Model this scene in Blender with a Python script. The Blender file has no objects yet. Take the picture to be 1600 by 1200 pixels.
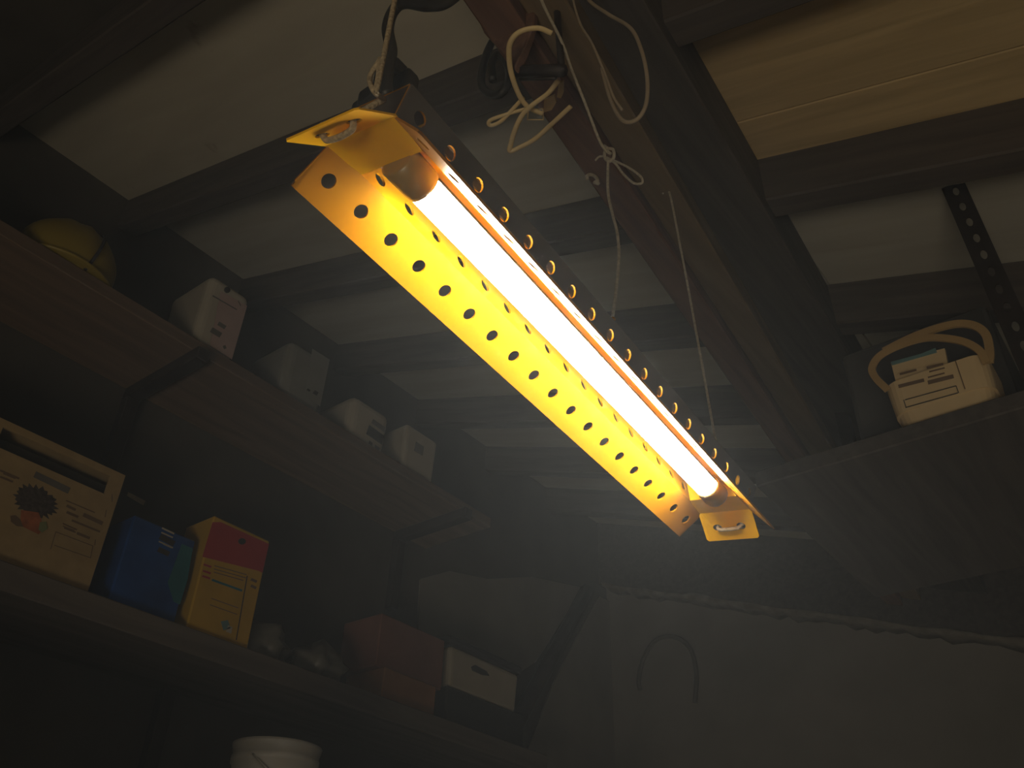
import bpy, bmesh, math, random
from mathutils import Vector, Matrix
random.seed(7)
scene = bpy.context.scene
C = scene.collection

# ------------------------------------------------------------------ camera, world, exposure
F_PX = 1380.24                                   # focal length in pixels of the 1600 x 1200 frame
# rows: camera right / down / forward expressed in the room's axes (x across, y along the shed, z up)
R = Matrix(((0.79329607, -0.33580866, -0.50785224),
            (0.60816023, 0.4763551, 0.63500153),
            (0.02867899, -0.81259975, 0.5821161)))
cam_d = bpy.data.cameras.new('camera')
cam = bpy.data.objects.new('camera', cam_d)
C.objects.link(cam)
cam_d.sensor_fit = 'HORIZONTAL'
cam_d.sensor_width = 36.0
cam_d.lens = 36.0 * F_PX / 1600.0
cam_d.clip_start = 0.01
right, down, fwd = R.col[0], R.col[1], R.col[2]
m3 = Matrix((right, -down, -fwd)).transposed()
cam.matrix_world = m3.to_4x4()
scene.camera = cam

scene.view_settings.view_transform = 'Standard'
scene.view_settings.look = 'None'
scene.view_settings.gamma = 1.0
scene.view_settings.use_curve_mapping = False
scene.view_settings.exposure = 0.0

TUBE_STRENGTH = 95.0
GLARE_HAZE = 0.031

world = bpy.data.worlds.new('world')
scene.world = world
world.use_nodes = True
wn = world.node_tree
wn.nodes['Background'].inputs['Color'].default_value = (0.35, 0.42, 0.6, 1)
wn.nodes['Background'].inputs['Strength'].default_value = 0.02

# unseen fill light added low behind the camera to brighten the roof
ld = bpy.data.lights.new('fill_light', 'AREA')
ld.shape = 'RECTANGLE'
ld.size, ld.size_y = 0.9, 0.5
ld.energy = 9.8
ld.color = (1.0, 0.84, 0.60)
lo = bpy.data.objects.new('fill_light', ld)
C.objects.link(lo)
lo.location = (0.35, -1.3, -1.0)
lo.rotation_euler = (math.radians(90 + 48), 0, 0)

def at(u, v, **k):
    """Point of the room seen at pixel (u, v) on the plane x=, y= or z= given."""
    (ax, val), = k.items()
    d = R @ Vector((u - 800.0, v - 600.0, F_PX))
    return d * (val / d['xyz'.index(ax)])

TAN = math.tan(math.radians(19.6))               # pitch of the roof, rising towards -x
def roof_z(x, drop=0.0):
    return 1.0 - TAN * x - drop

# ------------------------------------------------------------------ materials
def new_mat(name):
    m = bpy.data.materials.new(name)
    m.use_nodes = True
    nt = m.node_tree
    return m, nt, nt.nodes['Principled BSDF']

def plain(name, col, rough=0.6, metal=0.0, var=0.12, scale=14.0, spec=0.5, bump=0.0):
    m, nt, b = new_mat(name)
    tc = nt.nodes.new('ShaderNodeTexCoord')
    no = nt.nodes.new('ShaderNodeTexNoise')
    no.inputs['Scale'].default_value = scale
    no.inputs['Detail'].default_value = 5
    nt.links.new(tc.outputs['Object'], no.inputs['Vector'])
    r = nt.nodes.new('ShaderNodeValToRGB')
    r.color_ramp.elements[0].position = 0.3
    r.color_ramp.elements[1].position = 0.7
    r.color_ramp.elements[0].color = tuple(c * (1 - var) for c in col) + (1,)
    r.color_ramp.elements[1].color = tuple(min(1, c * (1 + var)) for c in col) + (1,)
    nt.links.new(no.outputs['Fac'], r.inputs['Fac'])
    nt.links.new(r.outputs['Color'], b.inputs['Base Color'])
    b.inputs['Roughness'].default_value = rough
    b.inputs['Metallic'].default_value = metal
    b.inputs['Specular IOR Level'].default_value = spec
    if bump:
        bp = nt.nodes.new('ShaderNodeBump')
        bp.inputs['Strength'].default_value = bump
        bp.inputs['Distance'].default_value = 0.004
        nt.links.new(no.outputs['Fac'], bp.inputs['Height'])
        nt.links.new(bp.outputs['Normal'], b.inputs['Normal'])
    return m

def wood(name, light, dark, axis='X', scale=6.0, stretch=12.0, rough=0.75, stain=None):
    """Grain running along one axis of the object."""
    m, nt, b = new_mat(name)
    tc = nt.nodes.new('ShaderNodeTexCoord')
    mp = nt.nodes.new('ShaderNodeMapping')
    s = [stretch, stretch, stretch]
    s['XYZ'.index(axis)] = 1.0
    mp.inputs['Scale'].default_value = s
    no = nt.nodes.new('ShaderNodeTexNoise')
    no.inputs['Scale'].default_value = scale
    no.inputs['Detail'].default_value = 6
    no.inputs['Distortion'].default_value = 0.6
    r = nt.nodes.new('ShaderNodeValToRGB')
    r.color_ramp.elements[0].position = 0.32
    r.color_ramp.elements[1].position = 0.68
    r.color_ramp.elements[0].color = dark + (1,)
    r.color_ramp.elements[1].color = light + (1,)
    nt.links.new(tc.outputs['Object'], mp.inputs['Vector'])
    nt.links.new(mp.outputs['Vector'], no.inputs['Vector'])
    nt.links.new(no.outputs['Fac'], r.inputs['Fac'])
    out = r.outputs['Color']
    if stain:
        n2 = nt.nodes.new('ShaderNodeTexNoise')
        n2.inputs['Scale'].default_value = 3.2
        n2.inputs['Detail'].default_value = 7
        n2.inputs['Roughness'].default_value = 0.62
        nt.links.new(tc.outputs['Object'], n2.inputs['Vector'])
        r2 = nt.nodes.new('ShaderNodeValToRGB')
        r2.color_ramp.elements[0].position = 0.62
        r2.color_ramp.elements[1].position = 0.72
        r2.color_ramp.elements[0].color = (0, 0, 0, 1)
        r2.color_ramp.elements[1].color = (1, 1, 1, 1)
        nt.links.new(n2.outputs['Fac'], r2.inputs['Fac'])
        mx = nt.nodes.new('ShaderNodeMix')
        mx.data_type = 'RGBA'
        nt.links.new(r2.outputs['Color'], mx.inputs['Factor'])
        nt.links.new(out, mx.inputs['A'])
        mx.inputs['B'].default_value = stain + (1,)
        out = mx.outputs['Result']
    nt.links.new(out, b.inputs['Base Color'])
    b.inputs['Roughness'].default_value = rough
    bp = nt.nodes.new('ShaderNodeBump')
    bp.inputs['Strength'].default_value = 0.25
    bp.inputs['Distance'].default_value = 0.003
    nt.links.new(no.outputs['Fac'], bp.inputs['Height'])
    nt.links.new(bp.outputs['Normal'], b.inputs['Normal'])
    return m

M = {}
M['yellow_paint'] = plain('yellow_paint', (0.31, 0.126, 0.0002), rough=0.5, var=0.04, scale=60, spec=0.09)
m, nt, b = new_mat('tube_diffuser')
b.inputs['Base Color'].default_value = (0.9, 0.9, 0.88, 1)
b.inputs['Emission Color'].default_value = (1.0, 0.93, 0.80, 1)
b.inputs['Emission Strength'].default_value = TUBE_STRENGTH
M['tube_diffuser'] = m
M['yellow_paint_lit'] = plain('yellow_paint_lit', (0.88, 0.475, 0.001), rough=0.5, var=0.04, scale=60, spec=0.15)  # brighter copy of the reflector yellow: lamp light put into the colour
M['outer_grey'] = plain('outer_grey', (0.10, 0.085, 0.07), rough=0.6)
M['tube_housing'] = plain('tube_housing', (0.035, 0.033, 0.03), rough=0.45, metal=0.3)
M['cap_plastic'] = plain('cap_plastic', (0.30, 0.20, 0.07), rough=0.28, var=0.05)
M['rivet_metal'] = plain('rivet_metal', (0.7, 0.68, 0.62), rough=0.3, metal=0.9)
M['rope'] = plain('rope', (0.42, 0.33, 0.20), rough=0.85, var=0.25, scale=400, bump=0.6)
M['grey_rope'] = plain('grey_rope', (0.60, 0.54, 0.42), rough=0.85, var=0.2, scale=300, bump=0.5)
M['cream_flex'] = plain('cream_flex', (0.85, 0.66, 0.34), rough=0.5, var=0.12, scale=30)
M['dull_flex'] = plain('dull_flex', (0.42, 0.34, 0.24), rough=0.6, var=0.2, scale=25)
M['black_cable'] = plain('black_cable', (0.035, 0.033, 0.03), rough=0.45)
M['hoop_rubber'] = plain('hoop_rubber', (0.11, 0.10, 0.09), rough=0.7)
M['black_plastic'] = plain('black_plastic', (0.02, 0.02, 0.02), rough=0.5)
M['dark_steel'] = plain('dark_steel', (0.045, 0.035, 0.03), rough=0.55, metal=0.4, var=0.3)
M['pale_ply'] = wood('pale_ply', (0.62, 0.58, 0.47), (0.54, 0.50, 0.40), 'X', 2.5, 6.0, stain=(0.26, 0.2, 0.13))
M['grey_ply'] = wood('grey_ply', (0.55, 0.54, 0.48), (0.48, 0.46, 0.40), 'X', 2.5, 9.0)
M['pine_board'] = wood('pine_board', (0.66, 0.50, 0.27), (0.48, 0.36, 0.19), 'X', 3.0, 14.0)
M['dark_rafter'] = wood('dark_rafter', (0.11, 0.092, 0.08), (0.07, 0.06, 0.054), 'X', 4.0, 14.0)
M['dark_beam'] = wood('dark_beam', (0.10, 0.088, 0.08), (0.065, 0.058, 0.054), 'Y', 4.0, 14.0)
M['red_timber'] = wood('red_timber', (0.24, 0.13, 0.085), (0.15, 0.08, 0.055), 'Y', 4.0, 12.0)
M['olive_timber'] = wood('olive_timber', (0.26, 0.19, 0.11), (0.18, 0.13, 0.075), 'Y', 4.0, 12.0)
M['shelf_wood'] = wood('shelf_wood', (0.20, 0.135, 0.09), (0.14, 0.095, 0.065), 'Y', 3.0, 12.0)
M['shelf_grey'] = wood('shelf_grey', (0.17, 0.145, 0.125), (0.12, 0.10, 0.09), 'Y', 3.0, 12.0)
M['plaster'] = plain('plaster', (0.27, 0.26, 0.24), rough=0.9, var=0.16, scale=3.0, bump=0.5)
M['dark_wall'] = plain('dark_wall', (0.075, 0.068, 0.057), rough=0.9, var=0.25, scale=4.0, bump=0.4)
M['floor_concrete'] = plain('floor_concrete', (0.55, 0.50, 0.42), rough=0.85, var=0.15, scale=3.0)
M['white_plastic'] = plain('white_plastic', (0.50, 0.46, 0.38), rough=0.45, var=0.06)
M['bucket_plastic'] = plain('bucket_plastic', (0.19, 0.18, 0.16), rough=0.5)
M['grey_plastic'] = plain('grey_plastic', (0.25, 0.25, 0.23), rough=0.45, var=0.08)
M['crate_plastic'] = plain('crate_plastic', (0.09, 0.09, 0.09), rough=0.5)
M['cream_plastic'] = plain('cream_plastic', (0.80, 0.62, 0.36), rough=0.5, var=0.06)
M['tan_strap'] = plain('tan_strap', (0.50, 0.34, 0.15), rough=0.55, var=0.1)
M['pink_label'] = plain('pink_label', (0.52, 0.38, 0.36), rough=0.7, var=0.08)
M['paper'] = plain('paper', (0.55, 0.50, 0.42), rough=0.8, var=0.06)
M['ink'] = plain('ink', (0.04, 0.035, 0.035), rough=0.7)
M['brown_ink'] = plain('brown_ink', (0.20, 0.13, 0.075), rough=0.7)
M['card'] = plain('card', (0.42, 0.30, 0.145), rough=0.85, var=0.1, scale=30)
M['card_dark'] = plain('card_dark', (0.06, 0.05, 0.035), rough=0.9)
M['plant_ink'] = plain('plant_ink', (0.07, 0.055, 0.05), rough=0.8, var=0.5, scale=160)
M['orange_ink'] = plain('orange_ink', (0.42, 0.13, 0.045), rough=0.8, var=0.3, scale=60)
M['green_ink'] = plain('green_ink', (0.22, 0.26, 0.12), rough=0.8)
M['grey_ink'] = plain('grey_ink', (0.16, 0.15, 0.14), rough=0.8)
M['blue_print'] = plain('blue_print', (0.012, 0.075, 0.32), rough=0.4, var=0.35, scale=9)
M['teal_print'] = plain('teal_print', (0.03, 0.19, 0.25), rough=0.4, var=0.2, scale=12)
M['red_print'] = plain('red_print', (0.48, 0.05, 0.055), rough=0.45, var=0.1)
M['yellow_print'] = plain('yellow_print', (0.62, 0.38, 0.03), rough=0.45, var=0.12)
M['hat_yellow'] = plain('hat_yellow', (0.27, 0.20, 0.022), rough=0.4, var=0.12)
M['red_card'] = plain('red_card', (0.26, 0.11, 0.08), rough=0.8)
M['orange_card'] = plain('orange_card', (0.36, 0.16, 0.06), rough=0.8)
M['bag_film'] = plain('bag_film', (0.17, 0.165, 0.15), rough=0.35, var=0.25, scale=20)
M['teal_card'] = plain('teal_card', (0.16, 0.30, 0.32), rough=0.7)
M['foam'] = plain('foam', (0.24, 0.22, 0.19), rough=0.95, var=0.25, scale=25, bump=0.8)

# ------------------------------------------------------------------ mesh helpers
def tag(o, label=None, cat=None, group=None, kind=None):
    if label: o['label'] = label
    if cat: o['category'] = cat
    if group: o['group'] = group
    if kind: o['kind'] = kind
    return o

def thing(name, label, cat, loc=(0, 0, 0), rotz=0.0, group=None):
    o = bpy.data.objects.new(name, None)
    C.objects.link(o)
    o.empty_display_size = 0.05
    o.location = loc
    o.rotation_euler = (0, 0, rotz)
    return tag(o, label, cat, group)

def finish(name, bm, mat, parent=None, loc=None, smooth=False, mats=None):
    bmesh.ops.recalc_face_normals(bm, faces=bm.faces)
    me = bpy.data.meshes.new(name)
    bm.to_mesh(me)
    bm.free()
    if smooth:
        for p in me.polygons: p.use_smooth = True
    for mm in (mats or [mat]):
        me.materials.append(mm)
    o = bpy.data.objects.new(name, me)
    C.objects.link(o)
    if loc is not None: o.location = loc
    if parent is not None: o.parent = parent
    return o

def bm_box(bm, lo, hi, bevel=0.0, seg=2, taper=None):
    """Box between two corners; taper (tx, ty) narrows the bottom."""
    r = bmesh.ops.create_cube(bm, size=1.0)
    vs = r['verts']
    c = [(a + b_) / 2 for a, b_ in zip(lo, hi)]
    s = [b_ - a for a, b_ in zip(lo, hi)]
    for v in vs:
        k = (1.0, 1.0)
        if taper and v.co.z < 0: k = taper
        v.co = Vector((c[0] + v.co.x * s[0] * k[0], c[1] + v.co.y * s[1] * k[1], c[2] + v.co.z * s[2]))
    if bevel > 0:
        es = list({e for v in vs for e in v.link_edges})
        bmesh.ops.bevel(bm, geom=es, offset=bevel, segments=seg, profile=0.5, affect='EDGES')
    return bm

def box(name, lo, hi, mat, parent=None, bevel=0.0, seg=2, taper=None, base=None, smooth=False):
    """A box whose object origin sits at `base` (default: the centre of its underside)."""
    if base is None:
        base = ((lo[0] + hi[0]) / 2, (lo[1] + hi[1]) / 2, lo[2])
    bm = bmesh.new()
    bm_box(bm, [a - c for a, c in zip(lo, base)], [a - c for a, c in zip(hi, base)], bevel, seg, taper)
    o = finish(name, bm, mat, None, base, smooth)
    if parent is not None:
        o.parent = parent
        o.location = Vector(base) - Vector(parent.location) if parent.parent is None else Vector(base)
    return o

def poly_prism(bm, pts, n, depth):
    """Flat polygon pushed along n by depth."""
    n = Vector(n) * depth
    a = [bm.verts.new(p) for p in pts]
    b_ = [bm.verts.new(Vector(p) + n) for p in pts]
    bm.faces.new(a)
    bm.faces.new(list(reversed(b_)))
    for i in range(len(pts)):
        j = (i + 1) % len(pts)
        bm.faces.new((a[j], a[i], b_[i], b_[j]))

def smooth_path(pts, n=8):
    """Catmull-Rom through the points."""
    P = [Vector(p) for p in pts]
    P = [P[0] * 2 - P[1]] + P + [P[-1] * 2 - P[-2]]
    out = []
    for i in range(1, len(P) - 2):
        p0, p1, p2, p3 = P[i - 1:i + 3]
        for k in range(n):
            t = k / n
            out.append(0.5 * ((2 * p1) + (p2 - p0) * t + (2 * p0 - 5 * p1 + 4 * p2 - p3) * t * t
                              + (3 * p1 - p0 - 3 * p2 + p3) * t ** 3))
    out.append(P[-2])
    return out

def bm_tube(bm, pts, r, sides=8, flat=1.0, r_end=None):
    """Sweep a circle (or a flat oval) along a path."""
    pts = [Vector(p) for p in pts]
    rings = []
    n_prev = None
    for i, p in enumerate(pts):
        t = (pts[min(i + 1, len(pts) - 1)] - pts[max(i - 1, 0)]).normalized()
        if n_prev is None:
            a = Vector((0, 0, 1)) if abs(t.z) < 0.9 else Vector((1, 0, 0))
            n_prev = t.cross(a).normalized()
        n1 = (n_prev - t * n_prev.dot(t)).normalized()
        n_prev = n1
        b1 = t.cross(n1)
        rr = r if r_end is None else r + (r_end - r) * i / (len(pts) - 1)
        rings.append([bm.verts.new(p + n1 * math.cos(2 * math.pi * k / sides) * rr
                                   + b1 * math.sin(2 * math.pi * k / sides) * rr * flat) for k in range(sides)])
    for a, b_ in zip(rings, rings[1:]):
        for k in range(sides):
            bm.faces.new((a[k], a[(k + 1) % sides], b_[(k + 1) % sides], b_[k]))
    bm.faces.new(list(reversed(rings[0])))
    bm.faces.new(rings[-1])

def cord(name, pts, r, mat, parent=None, n=8, sides=8, flat=1.0, smooth=True):
    bm = bmesh.new()
    P = smooth_path(pts, n) if smooth else [Vector(p) for p in pts]
    base = P[0].copy() if parent is None else Vector((0, 0, 0))
    bm_tube(bm, [p - base for p in P], r, sides, flat)
    return finish(name, bm, mat, parent, base if parent is None else None, True)

def bm_lathe(bm, prof, seg=32, axis_z=True):
    rings = []
    for r, z in prof:
        rings.append([bm.verts.new((r * math.cos(2 * math.pi * k / seg), r * math.sin(2 * math.pi * k / seg), z)) for k in range(seg)])
    for a, b_ in zip(rings, rings[1:]):
        for k in range(seg):
            bm.faces.new((a[k], a[(k + 1) % seg], b_[(k + 1) % seg], b_[k]))
    bm.faces.new(list(reversed(rings[0])))
    bm.faces.new(rings[-1])

def bm_hole_strip(bm, o, du, dv, length, width, holes, ru, rv, chamfer=0.0):
    """Sheet from o along du (length) and dv (width) with round holes, built as rings of quads round each hole.
    holes: list of (u, v); ru, rv: hole radii along u and v."""
    o, du, dv = Vector(o), Vector(du), Vector(dv)
    N = 16
    us = [h[0] for h in holes]
    p2 = (us[1] - us[0]) / 2
    def P(u, v): return bm.verts.new(o + du * u + dv * v)
    def quad(u0, u1):
        bm.faces.new((P(u0, 0), P(u1, 0), P(u1, width), P(u0, width)))
    c = chamfer
    u0, u1 = us[0] - p2, us[-1] + p2
    # plain ends, outer corner cut off
    bm.faces.new((P(0, 0), P(u0, 0), P(u0, width), P(c, width), P(0, width - c)) if c else (P(0, 0), P(u0, 0), P(u0, width), P(0, width)))
    bm.faces.new((P(u1, 0), P(length, 0), P(length, width - c), P(length - c, width), P(u1, width)) if c else (P(u1, 0), P(length, 0), P(length, width), P(u1, width)))
    for (hu, hv) in holes:
        inner, outer = [], []
        for k in range(N):
            a = 2 * math.pi * k / N
            ca, sa = math.cos(a), math.sin(a)
            inner.append(P(hu + ru * ca, hv + rv * sa))
            # walk out to the cell's border, diagonal rays go to its corners
            su = p2; sv = (width - hv) if sa > 0 else hv
            if k % 4 == 2:
                x = p2 * (1 if ca > 0 else -1); y = sv * (1 if sa > 0 else -1)
            elif abs(ca) > abs(sa):
                x = p2 * (1 if ca > 0 else -1); y = sv * sa / abs(ca)
            else:
                y = sv * (1 if sa > 0 else -1); x = p2 * ca / abs(sa)
            outer.append(P(hu + x, hv + y))
        for k in range(N):
            j = (k + 1) % N
            bm.faces.new((inner[k], outer[k], outer[j], inner[j]))

def solidify(o, t, offset=0.0):
    md = o.modifiers.new('thickness', 'SOLIDIFY')
    md.thickness = t
    md.offset = offset
    return o

def decal(name, pix, x, mat, parent, d=0.0006, label=None, cat=None):
    """Thin print on a face that looks along +x: outline given on the plane x."""
    pts = [at(u, v, x=x) - Vector(parent.location) for u, v in pix]
    bm = bmesh.new()
    poly_prism(bm, pts, (1, 0, 0), d)
    o = finish(name, bm, mat, parent)
    return o

# ------------------------------------------------------------------ the room
X0, X1, Y0, Y1, ZF = -1.70, 1.65, -2.2, 2.75, -1.45
box('floor', (X0 - 0.1, Y0 - 0.1, ZF - 0.08), (X1 + 0.1, Y1 + 0.1, ZF), M['floor_concrete'])['kind'] = 'structure'
def wall(name, quad, n, mat):
    bm = bmesh.new()
    base = Vector(quad[0])
    poly_prism(bm, [Vector(p) - base for p in quad], n, 0.08)
    o = finish(name, bm, mat, None, base)
    o['kind'] = 'structure'
    return o
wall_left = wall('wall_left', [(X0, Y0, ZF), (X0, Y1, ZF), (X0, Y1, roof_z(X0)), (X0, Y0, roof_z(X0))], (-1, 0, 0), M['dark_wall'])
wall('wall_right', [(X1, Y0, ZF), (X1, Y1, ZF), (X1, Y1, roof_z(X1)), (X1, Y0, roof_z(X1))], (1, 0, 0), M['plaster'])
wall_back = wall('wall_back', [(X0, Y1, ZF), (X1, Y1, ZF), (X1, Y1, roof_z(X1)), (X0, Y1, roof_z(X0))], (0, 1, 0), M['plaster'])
wall('wall_front', [(X0, Y0, ZF), (X1, Y0, ZF), (X1, Y0, roof_z(X1)), (X0, Y0, roof_z(X0))], (0, -1, 0), M['plaster'])

# ceiling: boards between rafters, all running down the slope; local x runs down the slope
ceil = bpy.data.objects.new('ceiling', None)
C.objects.link(ceil)
ceil['kind'] = 'structure'
ceil.location = (0, 0, 1.0)
ceil.rotation_euler = (0, math.atan(TAN), 0)
cs = math.cos(math.atan(TAN))
def slope(x): return x / cs
def ceil_box(name, x0, x1, y0, y1, z0, z1, mat, bevel=0.0):
    bm = bmesh.new()
    c = ((x0 + x1) / 2, (y0 + y1) / 2, z0)
    bm_box(bm, (x0 - c[0], y0 - c[1], 0), (x1 - c[0], y1 - c[1], z1 - z0), bevel, 1)
    o = finish(name, bm, mat, ceil, c)
    return o
RAFTERS = [0.238 + 0.351 * k for k in range(-7, 8) if 0.238 + 0.351 * k < 2.5]
RW, RH = 0.045, 0.088
for k, y in enumerate(RAFTERS):
    ceil_box('rafter', slope(X0) - 0.01, slope(X1) + 0.02, y, y + RW, -RH, 0.0, M['dark_rafter'], 0.003)
edges = [Y0] + [y + RW / 2 for y in RAFTERS] + [Y1 + 0.05]
XG = -0.30
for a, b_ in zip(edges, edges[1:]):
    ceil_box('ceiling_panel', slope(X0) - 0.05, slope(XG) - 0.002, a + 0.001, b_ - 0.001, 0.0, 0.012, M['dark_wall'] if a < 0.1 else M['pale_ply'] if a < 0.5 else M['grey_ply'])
    if a < 0.9:                                   # sawn boards, one joint per bay
        s = a + (b_ - a) * 0.70
        ceil_box('ceiling_board', slope(XG) + 0.002, slope(X1) + 0.05, a + 0.001, s - 0.001, -0.002, 0.012, M['pine_board'], 0.002)
        ceil_box('ceiling_board', slope(XG) + 0.002, slope(X1) + 0.05, s + 0.001, b_ - 0.001, 0.0, 0.012, M['pine_board'], 0.002)
    else:
        ceil_box('ceiling_panel', slope(XG) + 0.002, slope(X1) + 0.05, a + 0.001, b_ - 0.001, 0.0, 0.012, M['grey_ply'])

def beam(name, corners0, corners1, mat, base):
    """A straight timber between two four-cornered ends."""
    bm = bmesh.new()
    a = [bm.verts.new(Vector(p) - Vector(base)) for p in corners0]
    b_ = [bm.verts.new(Vector(p) - Vector(base)) for p in corners1]
    bm.faces.new(a); bm.faces.new(list(reversed(b_)))
    for i in range(4):
        j = (i + 1) % 4
        bm.faces.new((a[j], a[i], b_[i], b_[j]))
    bmesh.ops.bevel(bm, geom=list(bm.edges), offset=0.003, segments=1, profile=0.5, affect='EDGES')
    o = finish(name, bm, mat, None, base)
    o['kind'] = 'structure'
    return o
def lean(x, y): return x - 0.07 * (y - 0.9)
def section(x0, x1, d0, d1, y, k=1.0):
    p0, p1 = x0 - 0.07 * k * (y - 0.9), x1 - 0.07 * k * (y - 0.9)
    return [(p0, y, roof_z(p0, d0)), (p1, y, roof_z(p1, d0)), (p1, y, roof_z(p1, d1)), (p0, y, roof_z(p0, d1))]
# dark purlin that the rafters cross
beam('trim_1', section(-0.45, -0.275, 0.002, 0.13, Y0 + 0.01), section(-0.45, -0.275, 0.002, 0.13, Y1 - 0.01), M['dark_beam'], (-0.4, 0.0, 1.0))
# brown batten nailed under the purlin's edge
beam('trim_2', section(-0.472, -0.42, 0.10, 0.20, 0.25, 1.7), section(-0.472, -0.42, 0.10, 0.20, 2.69, 1.7), M['red_timber'], (-0.45, 0.9, 1.0))
beam('trim_5', section(-0.419, -0.365, 0.10, 0.175, 0.22, 1.7), section(-0.419, -0.365, 0.10, 0.175, 2.69, 1.7), M['olive_timber'], (-0.40, 0.9, 1.0))
# wall plate across the top of the back wall
bm = bmesh.new()
poly_prism(bm, [(X0, 0, roof_z(X0, 0.0) - 1), (X1, 0, roof_z(X1) - 1), (X1, 0, roof_z(X1, 0.26) - 1), (X0, 0, roof_z(X0, 0.26) - 1)], (0, -1, 0), 0.05)
finish('trim_3', bm, M['dark_beam'], None, (0, Y1 - 0.002, 1.0))['kind'] = 'structure'
# ragged plaster lip under the wall plate
bm = bmesh.new()
prev = None
nseg = 70
for i in range(nseg + 1):
    x = X0 + 0.02 + (0.35 - X0) * i / nseg
    hump = 0.5 + 0.5 * math.sin(x * 9.0 + 1.0) * math.sin(x * 23.0)
    up = 0.003 + 0.016 * max(0.0, hump) * random.uniform(0.5, 1.1)
    dn = 0.004 + 0.012 * random.random()
    out = 0.004 + 0.012 * hump * random.uniform(0.6, 1.0)
    zc = roof_z(x, 0.26)
    ring = [bm.verts.new((x, Y1 - 0.052, zc + up)), bm.verts.new((x, Y1 - 0.055 - out, zc + up * 0.3)),
            bm.verts.new((x, Y1 - 0.05 - out * 0.7, zc - dn)), bm.verts.new((x, Y1 - 0.0, zc - dn * 1.6)), bm.verts.new((x, Y1, zc))]
    if prev:
        for k in range(5):
            bm.faces.new((prev[k], ring[k], ring[(k + 1) % 5], prev[(k + 1) % 5]))
    prev = ring
finish('trim_4', bm, M['foam'], None, None, True)['kind'] = 'structure'
# pale sheet facing on the far end of the left wall
t = thing('wall_sheet', 'pale torn wall sheet on the far end of the shelf wall', 'sheet', (X0, 2.1, 0.6))
quad = [(655, 905), (700, 893), (760, 905), (830, 902), (905, 918), (880, 965), (835, 1035), (812, 1050), (650, 1000)]
bm = bmesh.new()
poly_prism(bm, [at(u, v, x=X0 + 0.004) - Vector(t.location) for u, v in quad], (1, 0, 0), 0.006)
finish('sheet', bm, M['plaster'], t)
t = thing('wall_sheet', 'pale narrow wall sheet between the dark pole and the room corner', 'sheet', (X0, 2.5, 0.5))
bm = bmesh.new()
poly_prism(bm, [at(u, v, x=X0 + 0.004) - Vector(t.location) for u, v in [(934, 932), (950, 940), (956, 1060), (960, 1230), (800, 1230), (862, 1070), (905, 985)]], (1, 0, 0), 0.006)
finish('sheet', bm, M['plaster'], t)
# dark leaning brace near the corner
a, b_ = at(918, 922, x=X0 + 0.03), at(770, 1200, x=X0 + 0.03)
d = (b_ - a)
cord('leaning_pole', [a, a + d * 0.5 , a + d * 1.6], 0.026, M['dark_steel'], smooth=False)
tag(bpy.data.objects['leaning_pole'], 'dark pole leaning in the corner beside the pale wall sheet', 'pole')
# dark hoop of cable on the back wall
P = [at(u, v, y=Y1 - 0.02) for u, v in [(1086, 1098), (1088, 1050), (1077, 1012), (1052, 995), (1024, 1001), (1005, 1030), (998, 1062), (1000, 1078)]]
o = cord('cable_coil', P, 0.008, M['hoop_rubber'])
tag(o, 'dark arched length of cable hanging on the pale back wall', 'cable')

# ------------------------------------------------------------------ the lamp
W, WT, H, E, D = 0.0246, 0.0305, 0.0245, 0.0251, 0.0235
LY0, LY1 = -0.2803, 0.2868
HOLES = [-0.2645 + 0.03 * i for i in range(19)]
RZ = Matrix.Rotation(0.062, 3, 'Z')
ay = (RZ @ Vector((-0.0235, 1, 0.019))).normalized()
lx = RZ @ Vector((math.cos(-0.1552), 0, math.sin(-0.1552)))
lx = (lx - ay * lx.dot(ay)).normalized()
lz = lx.cross(ay)
lamp = thing('hanging_lamp', 'yellow perforated hanging tube lamp glowing in the middle', 'lamp')
L3 = Matrix((lx, ay, lz)).transposed()
LO = RZ @ Vector((-0.2749, 0.5, 0.4219))
lamp.matrix_world = Matrix.Translation(LO) @ L3.to_4x4()
def LP(x, y, z): return LO + L3 @ Vector((x, y, z))

bm = bmesh.new()
ln = LY1 - LY0
hl = [h - LY0 for h in HOLES]
fw = math.hypot(E, D)
for s in (-1, 1):
    bm_hole_strip(bm, (s * W, LY0, 0), (0, 1, 0), (s * E / fw, 0, -D / fw), ln, fw, [(u, fw * 0.49) for u in hl], 0.0049, 0.0049, 0.004)
    ww = math.hypot(WT - W, H)
    bm_hole_strip(bm, (s * W, LY0, 0), (0, 1, 0), (s * (WT - W) / ww, 0, H / ww), ln, ww, [(u, 0.0125) for u in hl], 0.0049, 0.0049)
vs = [bm.verts.new(p) for p in ((-WT, LY0, H), (WT, LY0, H), (WT, LY1, H), (-WT, LY1, H))]
bm.faces.new(vs)
bmesh.ops.remove_doubles(bm, verts=bm.verts, dist=1e-5)
refl = finish('reflector', bm, None, lamp, mats=[M['yellow_paint'], M['outer_grey']])
# the sheet is grey outside and yellow inside: make every face look out of the channel first
top_face = max(refl.data.polygons, key=lambda p: p.center.z)
if top_face.normal.z < 0: refl.data.flip_normals()
md = solidify(refl, 0.0016, -1.0).modifiers['thickness']
md.material_offset = 1
md.material_offset_rim = 0

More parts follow.
